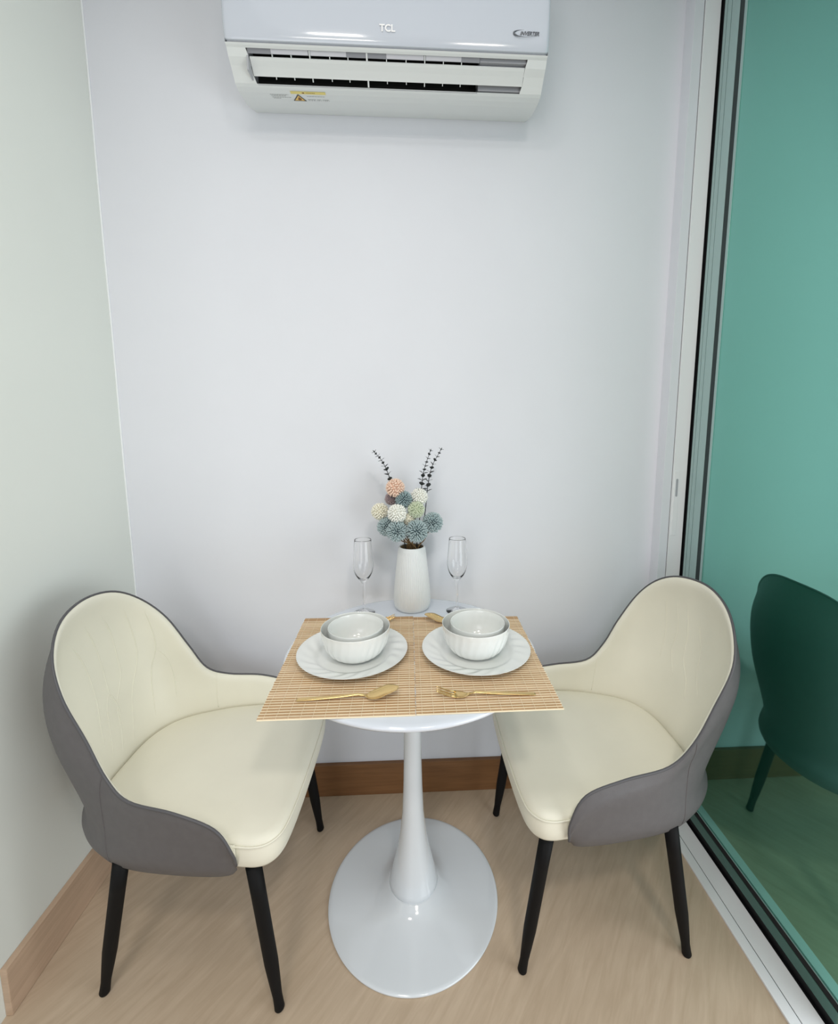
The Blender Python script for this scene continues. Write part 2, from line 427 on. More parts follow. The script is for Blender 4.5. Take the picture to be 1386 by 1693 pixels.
for i, x in enumerate(finx):
    big_ = i in (2, 5, 8); w = 0.0020 if i == 5 else (0.0012 if big_ else 0.0009)
    u0 = 0.0 if big_ else 0.006
    slant('swing_fin', x - w, x + w, (-0.1868 + u0, 2.2440 - u0 * 1.32), (-0.1775, 2.2317), 0.010, 'ac_body')
    f2 = 1.0 if i == 5 else (0.6 if i in (2, 8) else 0.42)
    slant('swing_fin', x - w, x + w, (-0.1495, 2.2075), (-0.1495 + 0.0095 * f2, 2.2075 - 0.0105 * f2), 0.004, 'ac_body')
# the flat louvre between the slots
bm = bmesh.new()
pr = [(-0.1780, 2.2302), (-0.1735, 2.2262), (-0.1640, 2.2190), (-0.1530, 2.2092), (-0.1500, 2.2062), (-0.1485, 2.2085), (-0.160, 2.2235), (-0.176, 2.2335)]
A = [bm.verts.new(ap(-0.4365, y, z)) for y, z in pr]; B = [bm.verts.new(ap(0.2665, y, z)) for y, z in pr]
bm.faces.new(A); bm.faces.new(B[::-1])
for k in range(len(pr)):
    j = (k + 1) % len(pr); bm.faces.new((A[k], A[j], B[j], B[k]))
obj('louvre', bm, 'ac_body', ac, False)
boxobj('lower_lip', ap(-0.430, -0.139, 2.1945), ap(0.148, -0.120, 2.1965), 'ac_grey', 0, ac)
# lettering
FR = Matrix(((1, 0, 0, 0), (0, 0, -1, 0), (0, 1, 0, 0), (0, 0, 0, 1)))     # text plane facing -Y
def place(x, y, z, tilt=0.0, roll=0.0):
    return Matrix.Translation(ap(x, y, z)) @ Matrix.Rotation(tilt, 4, 'X') @ FR @ Matrix.Rotation(roll, 4, 'Z')
text_mesh('brand_lettering', 'TCL', 0.0205, place(-0.0875, -0.2073, 2.2855, 0.10), 'logo_white', ac, 0.0006, 0, 0.0006, 1.05)
text_mesh('inverter_lettering', 'INVERTER', 0.0115, place(0.270, -0.2069, 2.2885, 0.10), 'logo_grey', ac, 0.0005, 0.35, 0.0002, 0.95)
bm = bmesh.new()
cx_, cz_ = 0.259, 2.2885
pts = []; rr = []
for k in range(34):
    a = math.radians(75 + k * (255 / 33))
    pts.append(ap(cx_ + 0.0290 * math.cos(a) * (1.0), -0.2072 + 0.0006 * math.sin(a) * 2, cz_ + 0.0088 * math.sin(a)))
    rr.append(0.0003 + 0.0019 * math.exp(-((k - 14) / 6.5) ** 2))
tube(bm, pts, rr, 6)
obj('swoosh_mark', bm, 'logo_grey', ac)
# warning label under the louvre (surface runs roughly level)
def under(pts2, name, m, z=2.1938, lift=0.0):
    bm = bmesh.new()
    for poly in pts2:
        vs = [bm.verts.new(ap(x, y, (2.1920 + max(0, (y + 0.115)) * 0.116 if y > -0.115 else 2.1920) - 0.0004 - lift)) for x, y in poly]
        bm.faces.new(vs)
    return obj(name, bm, m, ac, False, fix=False)
def rect(x0, y0, x1, y1): return [(x0, y0), (x1, y0), (x1, y1), (x0, y1)]
under([rect(-0.3525, -0.1245, -0.2595, -0.1145)], 'label_strip', 'label_yellow')
under([rect(-0.322, -0.1212, -0.316, -0.1175)] + [rect(-0.312 + i * .0042, -0.1203, -0.3092 + i * .0042, -0.1185) for i in range(6)], 'label_print', 'label_brown', lift=.0003)
under([[(-0.3345, -0.1140), (-0.3165, -0.0835), (-0.3525, -0.0835)]], 'warning_border', 'print_dark', lift=.0002)
under([[(-0.3345, -0.1085), (-0.3208, -0.0862), (-0.3482, -0.0862)]], 'warning_triangle', 'label_orange', lift=.0004)
under([[(-0.3345, -0.1030), (-0.3305, -0.0960), (-0.3290, -0.0985), (-0.3290, -0.0905), (-0.3320, -0.0880), (-0.3370, -0.0880), (-0.3390, -0.0920), (-0.3365, -0.0975)]], 'flame_symbol', 'label_brown', lift=.0006)
random.seed(3)
for k, (x0, x1, y) in enumerate([(-0.4095, -0.361, -0.1090), (-0.407, -0.368, -0.1040), (-0.406, -0.356, -0.0975), (-0.404, -0.384, -0.0925), (-0.312, -0.264, -0.1055)]):
    x = x0; lines = []
    while x < x1:
        w = random.uniform(.003, .007); lines.append(rect(x, y - .0010, min(x + w, x1), y + .0008)); x += w + .0012
    under(lines, 'fine_print', 'print_grey')
big = []; x = -0.3125
for w in (.004, .0055, .0055, .004, 0, .0045, .005, 0, .006, .0045, .005):
    if w:
        big += [rect(x, -0.0925, x + w, -0.0912), rect(x, -0.0925, x + .0009, -0.0848), rect(x + w - .0009, -0.0900, x + w, -0.0848)]
    x += (w or .0025) + .0008
under(big, 'code_print', 'print_grey')

# ================================================================== TABLE
TX, TY = -0.0376, -0.3552
table = empty('tulip_table', (TX, TY, 0))
tag(table, 'round white pedestal table with a trumpet stem and broad disc base against the back wall', 'table')
bm = bmesh.new()
R_ = 0.3185
lathe(bm, [(0, 0.74), (R_ - 0.012, 0.74), (R_ - 0.005, 0.7395), (R_ - 0.0012, 0.7375), (R_, 0.7345), (R_ - 0.0008, 0.7310), (R_ - 0.006, 0.7255), (R_ - 0.022, 0.7175), (R_ - 0.04, 0.7150), (0.05, 0.7150), (0, 0.7150)], n=160)
obj('table_top', bm, 'table_white', table)
bm = bmesh.new()
lathe(bm, [(0.0, 0.7155), (0.070, 0.7155), (0.070, 0.708), (0.032, 0.700), (0.0250, 0.66), (0.0238, 0.60), (0.0236, 0.50), (0.0240, 0.42), (0.0258, 0.34), (0.0290, 0.26), (0.0355, 0.20), (0.0430, 0.155), (0.0510, 0.118), (0.0595, 0.082), (0.0655, 0.058), (0.0680, 0.047), (0.0665, 0.0445), (0.0, 0.0445)], n=96)
obj('stem', bm, 'table_base', table)
bm = bmesh.new()
RB = 0.2349
lathe(bm, [(0.0, 0.0455), (0.0690, 0.0450), (0.0715, 0.0435), (0.080, 0.0365), (0.092, 0.0285), (0.110, 0.0215), (0.135, 0.0160), (0.165, 0.0120), (0.200, 0.0090), (0.226, 0.0078), (RB - 0.002, 0.0070), (RB, 0.0052), (RB - 0.0005, 0.0015), (RB - 0.004, 0.0), (0, 0.0)], n=160)
obj('base_disc', bm, 'table_base', table)

# ================================================================== CHAIRS
def make_chair(pose, K, S, side, label, lines, feet, legtops):
    x0, y0, a = pose
    root = empty('dining_chair', (x0, y0, 0), a)
    tag(root, label, 'chair', 'cream and grey dining chairs')
    sx = side      # +1 faces +X, -1 faces -X
    def P(F, L, z): return Vector((sx * F, L, z))
    B = [(.405, .212, .366), (.395, .221, .364), (.36, .222, .362), (.29, .217, .361), (.20, .206, .361), (.14, .192, .362), (.095, .172, .363), (.055, .145, .365), (.018, .107, .366), (-.006, .06, .367), (-.014, 0, .367)]
    T = [(.412, .226, .385), (.40, .236, .392), (.365, .239, .396), (.29, .234, .398), (.20, .221, .398), (.137, .205, .398), (.09, .184, .398), (.05, .156, .398), (.010, .115, .398), (-.017, .065, .398), (-.027, 0, .398)]
    Wt = [(.416, .236, .398), (.411, .246, .425), (.375, .248, .445), (.296, .241, .455), (.203, .226, .455), (.137, .205, .455), (.093, .182, .455), (.052, .150, .455), (.015, .108, .455), (-.010, .061, .455), (-.019, 0, .455)]
    M1 = [(.417, .239, .404), (.415, .252, .438), (.382, .253, .478), (.301, .246, .502), (.205, .231, .51), (.140, .210, .525), (.088, .196, .57), (.028, .172, .60), (-.022, .128, .62), (-.055, .070, .635), (-.068, 0, .64)]
    M2 = [None] * 11
    for i in range(11):
        k = Vector(K[i]); m = Vector(M1[i]); q = k.lerp(m, 0.45)
        bulge = [0, .001, .002, .002, .002, .003, .008, .014, .018, .021, .022][i]
        q.x -= bulge * 0.9; q.y += bulge * (0.25 if i < 9 else 0.1)
        if i == 10: q.y = 0
        M2[i] = q
    nsub = 6
    def full(rowpts):
        r = catmull(rowpts[:-1] + [rowpts[-1]] + [(rowpts[-2][0], -rowpts[-2][1], rowpts[-2][2])], nsub)[:(len(rowpts) - 1) * nsub + 1]
        near = [Vector((p[0], -p[1], p[2])) for p in r]
        return near + [p.copy() for p in r[::-1][1:]]
    fr = [full([tuple(v) for v in row]) for row in (K, M2, M1, Wt, T, B)]
    fS = full([tuple(v) for v in S])
    n = len(fr[0])
    # outer shell
    cols = []
    for j in range(n):
        pts = catmull([fr[i][j] for i in range(6)], 6)
        cen = Vector((0.24, 0, 0.360))
        pts.append(pts[-1].lerp(cen, .12) + Vector((0, 0, -0.004)))
        cols.append(pts)
    bm = bmesh.new()
    rows = [[P(*cols[j][i]) for j in range(n)] for i in range(len(cols[0]))]
    V = grid(bm, rows)
    c = bm.verts.new(P(.24, 0, .356)); last = V[-1]
    for j in range(n - 1): bm.faces.new((last[j], last[j + 1], c))
    bm.faces.new((last[-1], last[0], c))
    bmesh.ops.remove_doubles(bm, verts=bm.verts[:], dist=1e-5)
    obj('shell', bm, 'grey_leather', root, fix=True)
    # vertical welt seams on the outside of the shell
    for sgn in (0, 1):
        j = 5 * nsub + 1 if sgn == 0 else n - 1 - (5 * nsub + 1)
        bm = bmesh.new()
        cc = Vector((.2, 0, .5))
        pts = [P(*p) for p in cols[j][2:-4]]
        tube(bm, pts, 0.0013, 6)
        obj('welt_seam', bm, 'grey_leather', root)
    # inner padded back
    conc = [0, 0, .000, .000, .002, .004, .012, .024, .034, .036, .036]
    cf = full([(c_, 0.0, 0.0) for c_ in conc])
    rimF = fr[0]
    inner = []
    vv = [0, .012, .03, .06, .10, .16, .24, .34, .45, .56, .67, .78, .87, .94, 1.0]
    for j in range(n):
        a_, b_ = rimF[j], fS[j]
        Tn = rimF[min(j + 1, n - 1)] - rimF[max(j - 1, 0)]
        d = (b_ - a_); Ln = d.length; dn = d.normalized()
        nr = Tn.cross(dn).normalized()
        if nr.dot(Vector((.25, 0, .62)) - a_) < 0: nr = -nr
        colp = []
        for t in vv:
            s = t * Ln
            p = a_ + d * t
            cv = cf[j].x
            p.x -= cv * math.sin(math.pi * min(1, t) ** 0.9) * 1.0
            w = 1 - math.exp(-s / 0.007)
            fade = math.exp(-max(0, s - 0.02) / 0.06) * (1 - t) ** 0.5
            p += nr * (0.011 * w * fade * min(1, min(j, n - 1 - j) / 10))
            colp.append(p)
        colp.append(b_ + Vector((0, 0, -0.03)))
        inner.append(colp)
    bm = bmesh.new()
    rows = [[P(*inner[j][i]) for j in range(n)] for i in range(len(inner[0]))]
    grid(bm, rows)
    # facing wing tips close the gap between pad and shell
    bvh = BVHTree.FromBMesh(bm)
    back = obj('back_pad', bm, 'cream', root)
    ck = Vector((sx * 1, 0, 0))
    # piping on the rim
    bm = bmesh.new()
    pp = [P(*p) for p in rimF]
    tube(bm, pp, 0.0029, 8)
    obj('rim_piping', bm, 'piping', root)
    # quilting lines
    cl = Matrix.Rotation(-a, 3, 'Z') @ (CAM - Vector((x0, y0, 0)))
    for ln, rad in lines:
        dense = catmull([(0, L, z) for L, z in ln], 6)
        pts = []
        for q in dense:
            tgt = Vector((0, q.y, q.z)); dr = (tgt - cl).normalized()
            h = bvh.ray_cast(cl, dr)
            if h[0] is not None: pts.append(h[0] - h[1] * 0 + (cl - h[0]).normalized() * (-rad * 0.35))
        if len(pts) > 3:
            bm = bmesh.new(); tube(bm, pts, (lambda t, rad=rad: rad * max(.05, min(1, t / .1, (1 - t) / .1))), 6)
            obj('quilted_seam', bm, 'cream', back)
    # corner seams between back and arms
    for j in (int(4.6 * nsub), n - 1 - int(4.6 * nsub)):
        bm = bmesh.new(); pts = [P(*p) for p in inner[j][2:-2]]
        tube(bm, pts, 0.0009, 6); obj('quilted_seam', bm, 'cream', back)
    # seat cushion
    Sfull = [Vector(p) for p in fS]
    near = Sfull[0]
    front = [(.452, .2385), (.480, .231), (.5, .208), (.508, .17), (.512, .10), (.513, 0)]
    fpts = [(Sfull[-1].x, Sfull[-1].y)] + front + [(x, -y) for x, y in front[::-1][1:]] + [(near.x, near.y)]
    fc = catmull([(x, y, 0) for x, y in fpts], 5)
    outline = [Vector((p.x, p.y, 0)) for p in Sfull] + [Vector((p.x, p.y, 0)) for p in fc[1:-1]]
    m = len(outline); C_ = Vector((.27, 0, 0))
    nrm = []
    for i in range(m):
        t = (outline[(i + 1) % m] - outline[i - 1]).normalized(); nn = Vector((t.y, -t.x, 0))
        if nn.dot(C_ - outline[i]) < 0: nn = -nn
        nrm.append(nn)
    def ring(ins, z, puff=1.0):
        out = []
        for i in range(m):
            p = outline[i] + nrm[i] * ins if ins < .03 else None
            if p is None:
                k = (ins) / .24; p = (outline[i] + nrm[i] * .02 * (1 - k)).lerp(C_, k)
            out.append(P(p.x, p.y, z))
        return out
    bm = bmesh.new()
    V = grid(bm, [ring(.016, .392), ring(.006, .394), ring(.001, .402), ring(-.001, .42), ring(0, .438), ring(.0016, .4455), ring(.0012, .4485), ring(.004, .4545), ring(.010, .4590), ring(.02, .4625), ring(.05, .4670), ring(.09, .4705), ring(.14, .4730), ring(.19, .4740)], closeu=True)
    for i, ringv in ((0, V[0]), (1, V[-1])):
        cv = bm.verts.new(P(.27, 0, .392 if i == 0 else .4742))
        for j in range(m): bm.faces.new((ringv[j], ringv[(j + 1) % m], cv))
    seat = obj('seat_cushion', bm, 'cream', root)
    bm = bmesh.new()
    fr_i = [i for i in range(len(Sfull) - 4, m)] + [0, 1, 2, 3]
    tube(bm, [P(outline[i].x - nrm[i].x * .0003, outline[i].y - nrm[i].y * .0003, .4470) for i in fr_i], 0.0022, 6)
    obj('seat_piping', bm, 'cream', seat)
    # legs
    for (ft, tp) in zip(feet, legtops):
        top = P(*tp); bot = P(*ft)
        bm = bmesh.new()
        dirv = (top - bot).normalized()
        N = 16
        prof = [(0.0, .0070), (.006, .0098), (.014, .0112), (.03, .0108), (.10, .0102), (.22, .0128), (.34, .0150), (.5, .0152), (.8, .0158), (1.0, .0165)]
        pts = []; rad = []
        for t, r_ in prof:
            pts.append(bot.lerp(top, t)); rad.append(r_)
        pts[0] = Vector((pts[0].x, pts[0].y, 0.0003)); 
        tube(bm, pts, rad, 20)
        for v in bm.verts:
            if v.co.z < 0: v.co.z = 0.0
        leg = obj('leg', bm, 'leg_black', root)
    # mounting plate under the shell
    bm = bmesh.new(); box(bm, Vector((min(sx * .13, sx * .42), -.17, .345)), Vector((max(sx * .13, sx * .42), .17, .357)), .003)
    obj('mounting_plate', bm, 'leg_black', root, False)
    return root

KL = [(.417, .24, .408), (.417, .254, .449), (.385, .255, .506), (.303, .248, .538), (.206, .233, .553), (.151, .212, .587), (.109, .200, .664), (.060, .188, .754), (.019, .151, .824), (-.008, .087, .874), (-.017, 0, .891)]
KR = [(.421, .245, .404), (.422, .251, .453), (.388, .247, .513), (.298, .237, .537), (.193, .228, .554), (.138, .227, .608), (.095, .223, .689), (.047, .208, .775), (.016, .161, .839), (-.007, .092, .877), (-.022, 0, .888)]
SS = [(.415, .236, .452), (.400, .236, .453), (.365, .232, .454), (.30, .226, .455), (.225, .216, .455), (.143, .190, .455), (.100, .168, .455), (.070, .140, .455), (.050, .100, .455), (.041, .055, .455), (.040, 0, .455)]
QA = [(-0.082, 0.816), (-0.057, 0.767), (-0.038, 0.714), (-0.023, 0.644), (-0.02, 0.614), (-0.017, 0.556), (-0.009, 0.481)]
QB = [(-0.039, 0.849), (-0.014, 0.786), (0.005, 0.716), (0.02, 0.633), (0.029, 0.615), (0.05, 0.56), (0.05, 0.475), (0.048, 0.438)]
QB2 = [(0.02, 0.633), (0.009, 0.594), (0.012, 0.522), (0.014, 0.448)]
QC = [(0.016, 0.848), (0.045, 0.784), (0.059, 0.714), (0.067, 0.651), (0.044, 0.582), (0.05, 0.5), (0.045, 0.434)]
QD = [(0.093, 0.837), (0.118, 0.773), (0.138, 0.689), (0.132, 0.643), (0.105, 0.584), (0.097, 0.496), (0.096, 0.431)]
QE = [(0.177, 0.796), (0.207, 0.725), (0.223, 0.651), (0.195, 0.6), (0.189, 0.524), (0.196, 0.425)]
QF = [(0.222, 0.645), (0.275, 0.582), (0.301, 0.51), (0.307, 0.419)]
feetL = [(.477, -.206, 0), (.466, .240, 0), (.060, -.166, 0), (.060, .184, 0)]
topsL = [(.437, -.205, .372), (.430, .205, .372), (.145, -.185, .372), (.145, .185, .372)]
feetR = [(.502, -.192, 0), (.477, .240, 0), (.083, -.188, 0), (.086, .205, 0)]
topsR = [(.455, -.200, .372), (.440, .200, .372), (.152, -.188, .372), (.152, .188, .372)]
make_chair((-.812, -.373, -.024), KL, SS, 1, 'cream dining chair with grey outer shell beside the left wall, left of the table',
           [(q, .0018) for q in (QA, QB, QB2, QC, QD, QE, QF)], feetL, topsL)
RA = [(-.02, .80), (-.035, .72), (-.028, .65), (-.04, .58)]
RB_ = [(.03, .83), (.02, .74), (.03, .66), (.012, .60), (.02, .52)]
RC = [(.075, .81), (.065, .73), (.085, .66), (.070, .58)]
RD = [(.13, .80), (.12, .70), (.14, .60)]
make_chair((.722, -.350, .018), KR, SS, -1, 'cream dining chair with grey outer shell by the green glass, right of the table',
           [(q, .0013) for q in (RA, RB_, RC, RD)], feetR, topsR)

# ================================================================== PLACEMATS
def make_mat(corners, nm, label):
    TL, TR, BR, BL = [Vector((*c, 0)) for c in corners]
    ctr = (TL + TR + BR + BL) / 4
    root = empty('placemat', (ctr.x, ctr.y, 0.7400)); tag(root, label, 'placemat', 'bamboo placemats')
    bm = bmesh.new(); N = 52; y = 0.0
    rnd = random.Random(nm)
    t = 0.0; unit = 1.0 / N
    for i in range(N):
        r = rnd.random()
        for (w, mi, h) in ((0.68, 0 if r < .55 else 1, .0021), (0.30, 2, .0024)):
            if i < 2 and mi == 2: mi = 1
            t0, t1 = t + unit * 0.02, t + unit * w; t = t + unit * (w + .01)
            e = rnd.uniform(-.0008, .0008)
            a0, a1 = TL.lerp(BL, t0), TL.lerp(BL, t1); b0, b1 = TR.lerp(BR, t0), TR.lerp(BR, t1)
            a0.x += e; a1.x += e; b0.x += e; b1.x += e
            q = []
            for (p, z) in ((a0, .0003), (b0, .0003), (b1, .0003), (a1, .0003)): q.append(bm.verts.new(Vector((p.x, p.y, z)) - Vector((ctr.x, ctr.y, 0))))
            am, bm_ = a0.lerp(a1, .22), b0.lerp(b1, .22); an, bn = a0.lerp(a1, .78), b0.lerp(b1, .78)
            u = [bm.verts.new(Vector((p.x, p.y, h)) - Vector((ctr.x, ctr.y, 0))) for p in (am, bm_, bn, an)]
            for f in ((u[0], u[1], u[2], u[3]), (q[0], q[1], u[1], u[0]), (q[1], q[2], u[2], u[1]), (q[2], q[3], u[3], u[2]), (q[3], q[0], u[0], u[3]), (q[3], q[2], q[1], q[0])):
                ff = bm.faces.new(f); ff.material_index = mi
    obj('slats', bm, ['bamboo_dark', 'bamboo_mid', 'bamboo_light'], root, False)
    bm = bmesh.new()
    for k in range(13):
        s = (k + .5) / 13
        p0, p1 = TL.lerp(TR, s), BL.lerp(BR, s)
        pts = [p0.lerp(p1, j / 40) for j in range(41)]
        tube(bm, [Vector((p.x - ctr.x + .0003 * math.sin(j * 3 + k), p.y - ctr.y, .0021)) for j, p in enumerate(pts)], .0004, 4)
    obj('binding_thread', bm, 'thread', root)
    return root
make_mat([(-.353, -.182), (-.0345, -.184), (-.0290, -.640), (-.337, -.640)], 1, 'left one of two bamboo slat placemats, under the plate and spoon nearer the left chair')
make_mat([(-.0335, -.189), (.276, -.200), (.270, -.636), (-.0275, -.639)], 2, 'right one of two bamboo slat placemats, under the plate and fork nearer the right chair')

# ================================================================== CROCKERY
ZM = 0.7424
def make_plate(x, y, label):
    def fn(r, z, a):
        if 0.088 < r < 0.1335:
            w = math.sin(math.pi * (r - 0.088) / 0.0455)
            sw = math.sin(20 * (a + 7.0 * (r - 0.09))) + 0.6 * math.sin(11 * a + 40 * r)
            g = 0.5 + 0.5 * math.sin(3 * a + 1.0)
            z += 0.00085 * w * sw * (0.45 + g)
        return r, z
    bm = bmesh.new()
    prof = [(0, .0035), (.05, .0035), (.078, .0040), (.084, .0055), (.089, .0085), (.094, .0110)] + [(.094 + .0385 * k / 12, .0110 + .0095 * (k / 12) ** .9) for k in range(1, 13)]
    prof += [(.1340, .0215), (.1342, .0205), (.1330, .0195), (.115, .0140), (.095, .0070), (.086, .0015), (.080, .0), (.07, .0), (.068, .0012), (0, .0015)]
    lathe(bm, prof, n=256, fn=fn)
    o = obj('dinner_plate', bm, 'porcelain', loc=(x, y, ZM)); tag(o, label, 'plate', 'white dinner plates'); return o
def make_bowl(x, y, z, R, H, ribs, label, grp, name):
    t = 0.003
    P_ = [(0, .006), (.35, .010), (.60, .13), (.80, .34), (.93, .62), (.99, .88), (1.0, 1.0)]
    prof = []
    out = catmull([(r * (R) , 0, zz * H) for r, zz in [(.44, .0), (.60, .045), (.78, .20), (.90, .42), (.965, .68), (.992, .88), (1.0, .985)]], 7)
    inn = catmull([(r * (R), 0, zz * H) for r, zz in [(.985, .99), (.955, .86), (.925, .68), (.86, .45), (.73, .23), (.52, .105), (.25, .075)]], 7)
    prof = [(0, .002), (R * .38, .002), (R * .40, -.0)] + [(p.x, p.z) for p in out] + [(R * .998, H), (R * .992, H * 1.004)] + [(p.x, p.z) for p in inn] + [(0, H * .072)]
    ni = len(out) + 3
    def fn(r, zz, a):
        if ribs and r > R * .5:
            k = zz / H; w = math.sin(math.pi * min(1, max(0, k))) ** 0.6
            idx = fn.cur
            ph = a + 0.05 * math.sin(k * 5.0)
            s = math.sin(26 * ph) * (0.35 + 0.65 * (0.5 + 0.5 * math.sin(5 * ph + .6)) ** 2)
            r += ribs * w * s
        return r, zz
    fn.cur = 0
    bm = bmesh.new()
    lathe(bm, prof[:ni], n=240, fn=fn if ribs else None)
    n0 = len(bm.verts)
    lathe(bm, prof[ni - 1:], n=240)
    bmesh.ops.remove_doubles(bm, verts=bm.verts[:], dist=2e-5)
    o = obj(name, bm, 'porcelain', loc=(x, y, z)); tag(o, label, 'bowl', grp); return o
make_plate(-.182, -.4085, 'white dinner plate with swirled rim on the left bamboo mat')
make_plate(.1225, -.410, 'white dinner plate with swirled rim on the right bamboo mat')
HB = 0.0745
make_bowl(-.1745, -.4065, ZM + .0036, .0835, HB, .0009, 'larger white ribbed bowl standing on the left plate', 'larger ribbed bowls', 'large_bowl')
make_bowl(.1220, -.4070, ZM + .0036, .0835, HB + .0025, .0009, 'larger white ribbed bowl standing on the right plate', 'larger ribbed bowls', 'large_bowl')
make_bowl(-.1740, -.4065, ZM + .0036 + .0065, .0672, HB - .0065 + .001, 0, 'small white bowl nested inside the larger bowl on the left plate', 'small nested bowls', 'small_bowl')
make_bowl(.1265, -.4060, ZM + .0036 + .0070, .0672, HB - .004 + .001, 0, 'small white bowl nested inside the larger bowl on the right plate', 'small nested bowls', 'small_bowl')

# ================================================================== CUTLERY
def sweep_flat(bm, st):
    """stations (x, half-width, z-mid, thickness, dish) -> closed flat solid along x"""
    rows = []
    for (x, w, z, th, dish) in st:
        top = []; bot = []
        for k in range(9):
            s = -1 + 2 * k / 8
            zz = z + dish * s * s
            e = (1 - abs(s) ** 4)
            top.append(Vector((x, w * s, zz + th / 2 * (0.3 + 0.7 * e)))); bot.append(Vector((x, w * s, zz - th / 2 * (0.3 + 0.7 * e))))
        rows.append(top + bot[::-1])
    V = grid(bm, rows, closeu=True)
    bm.faces.new(V[0][::-1]); bm.faces.new(V[-1])
def spoon(x, y, rz, label, name='spoon', pitch_=0.0):
    root = empty(name, (x, y, ZM), rz); tag(root, label, 'spoon'); root.scale = (1.06, 1, 1)
    bm = bmesh.new()
    st = [(0, .0045, .0030, .0030, 0), (.003, .0056, .0030, .0034, 0), (.03, .0055, .0040, .0038, 0), (.07, .0050, .0060, .0040, 0), (.10, .0042, .0082, .0040, 0), (.118, .0035, .0098, .0040, 0), (.130, .0034, .0080, .0034, 0), (.1365, .0044, .0048, .0026, .0004)]
    sweep_flat(bm, st); obj('handle', bm, 'gold', root)
    bm = bmesh.new(); st = []
    for k in range(19):
        t = k / 18
        w = 0.0215 * (math.sin(math.pi * (t * .93 + .035)) ** 0.62) * (1 - .12 * t) * (1 if t > .0 else .3)
        if k == 0: w = .0036
        z = .0045 - .0030 * math.sin(math.pi * min(1, t * 1.6) ) * (1 if t < .625 else 0) + .0165 * t ** 1.6
        st.append((.1345 + .064 * t, max(w, .0025), z, .0013, .0060 * math.sin(math.pi * min(1, t * .95 + .04)) ** .7))
    sweep_flat(bm, st); obj('spoon_bowl', bm, 'gold', root)
    return root
def fork(x, y, rz, label):
    root = empty('fork', (x, y, ZM), rz); tag(root, label, 'fork'); root.scale = (1.07, 1, 1)
    bm = bmesh.new()
    st = [(0, .0045, .0030, .0030, 0), (.003, .0056, .0030, .0034, 0), (.03, .0055, .0040, .0038, 0), (.07, .0050, .0060, .0040, 0), (.10, .0042, .0082, .0040, 0), (.118, .0035, .0098, .0040, 0), (.130, .0030, .0066, .0026, .0002)]
    sweep_flat(bm, st); obj('handle', bm, 'gold', root)
    bm = bmesh.new()
    sweep_flat(bm, [(.129, .0030, .0068, .0024, .0002), (.136, .0062, .0040, .0020, .0010), (.143, .0105, .0024, .0018, .0022), (.152, .0125, .0022, .0018, .0030), (.160, .0128, .0034, .0018, .0030)])
    obj('fork_head', bm, 'gold', root)
    for s in (-.0102, -.0034, .0034, .0102):
        bm = bmesh.new()
        dz = .0030 * (s / .0128) ** 2
        tube(bm, [(.157, s, .0032 + dz), (.170, s * .97, .0062 + dz), (.182, s * .93, .0105 + dz), (.192, s * .9, .0150 + dz), (.1965, s * .88, .0172 + dz)], [.0016, .0016, .0014, .0011, .0006], 8)
        obj('tine', bm, 'gold', root)
    return root
spoon(-.2745, -.583, math.radians(1), 'gold spoon lying on the front of the left placemat, bowl to the right', pitch_=0)
fork(.2240, -.588, math.radians(179), 'gold fork lying on the front of the right placemat, tines to the left')
fork(-.2930, -.256, math.radians(10), 'gold fork lying behind the bowls on the left placemat, only its tines showing')
spoon(.2050, -.268, math.radians(167), 'gold spoon lying behind the bowls on the right placemat, its bowl tip showing')

# ================================================================== CHAMPAGNE FLUTES
def flute(x, y, label):
    root = empty('champagne_flute', (x, y, 0.7402)); tag(root, label, 'glass', 'champagne flutes')
    t = .0011
    out = [(.0, .0), (.031, .0), (.0325, .0008), (.0320, .0018), (.024, .0034), (.012, .0062), (.0052, .011), (.0038, .020), (.0036, .060), (.0042, .085), (.0062, .096), (.012, .105), (.0205, .116), (.0268, .130), (.0300, .146), (.0302, .160), (.0285, .185), (.0262, .210), (.0250, .2290)]
    inn = [(.0248, .2293), (.0246, .2288), (.0255, .209), (.0277, .185), (.0293, .160), (.0290, .146), (.0256, .1315), (.0190, .119), (.010, .110), (.0, .107)]
    so = [(p.x, p.z) for p in catmull([(r, 0, z) for r, z in out[2:]], 4)]
    si = [(p.x, p.z) for p in catmull([(r, 0, z) for r, z in inn], 4)]
    bm = bmesh.new(); lathe(bm, out[:2] + so + si[:-1] + [(0, .107)], n=64)
    obj('flute_glass', bm, 'glass', root)
    return root
for nm_, x, lb in (('a', -.183, 'tall clear champagne flute left of the white vase'), ('b', .1005, 'tall clear champagne flute right of the white vase')):
    r = flute(x, -.150, lb)

# ================================================================== VASE
VX, VY = -.0370, -.1140
vase = empty('ribbed_vase', (VX, VY, 0.740)); tag(vase, 'matt white ribbed vase holding pompom flowers at the back of the table', 'vase')
bm = bmesh.new()
def rib(r, z, a):
    if r > .03 and .012 < z < .185:
        w = min(1, (z - .012) / .012) * min(1, (.185 - z) / .006)
        r += .00055 * w * math.sin(56 * a)
    return r, z
prof = [(0, 0), (.046, 0), (.0495, .0012), (.0535, .006), (.0560, .014), (.0572, .026), (.0568, .045), (.0555, .065), (.0530, .090), (.0505, .115), (.0478, .140), (.0452, .162), (.0432, .180), (.0420, .190), (.0400, .1965), (.0378, .1985)]
sp = [(p.x, p.z) for p in catmull([(r, 0, z) for r, z in prof[1:]], 4)]
lathe(bm, [(0, 0)] + sp + [(.0362, .1975), (.0358, .1955)], n=336, fn=rib)
obj('vase_body', bm, 'vase', vase)
bm = bmesh.new()
lathe(bm, [(.0360, .1968), (.0358, .190), (.0380, .165), (.0420, .12), (.045, .05), (.040, .012), (0, .010)], n=96)
obj('vase_lining', bm, 'vase_in', vase)

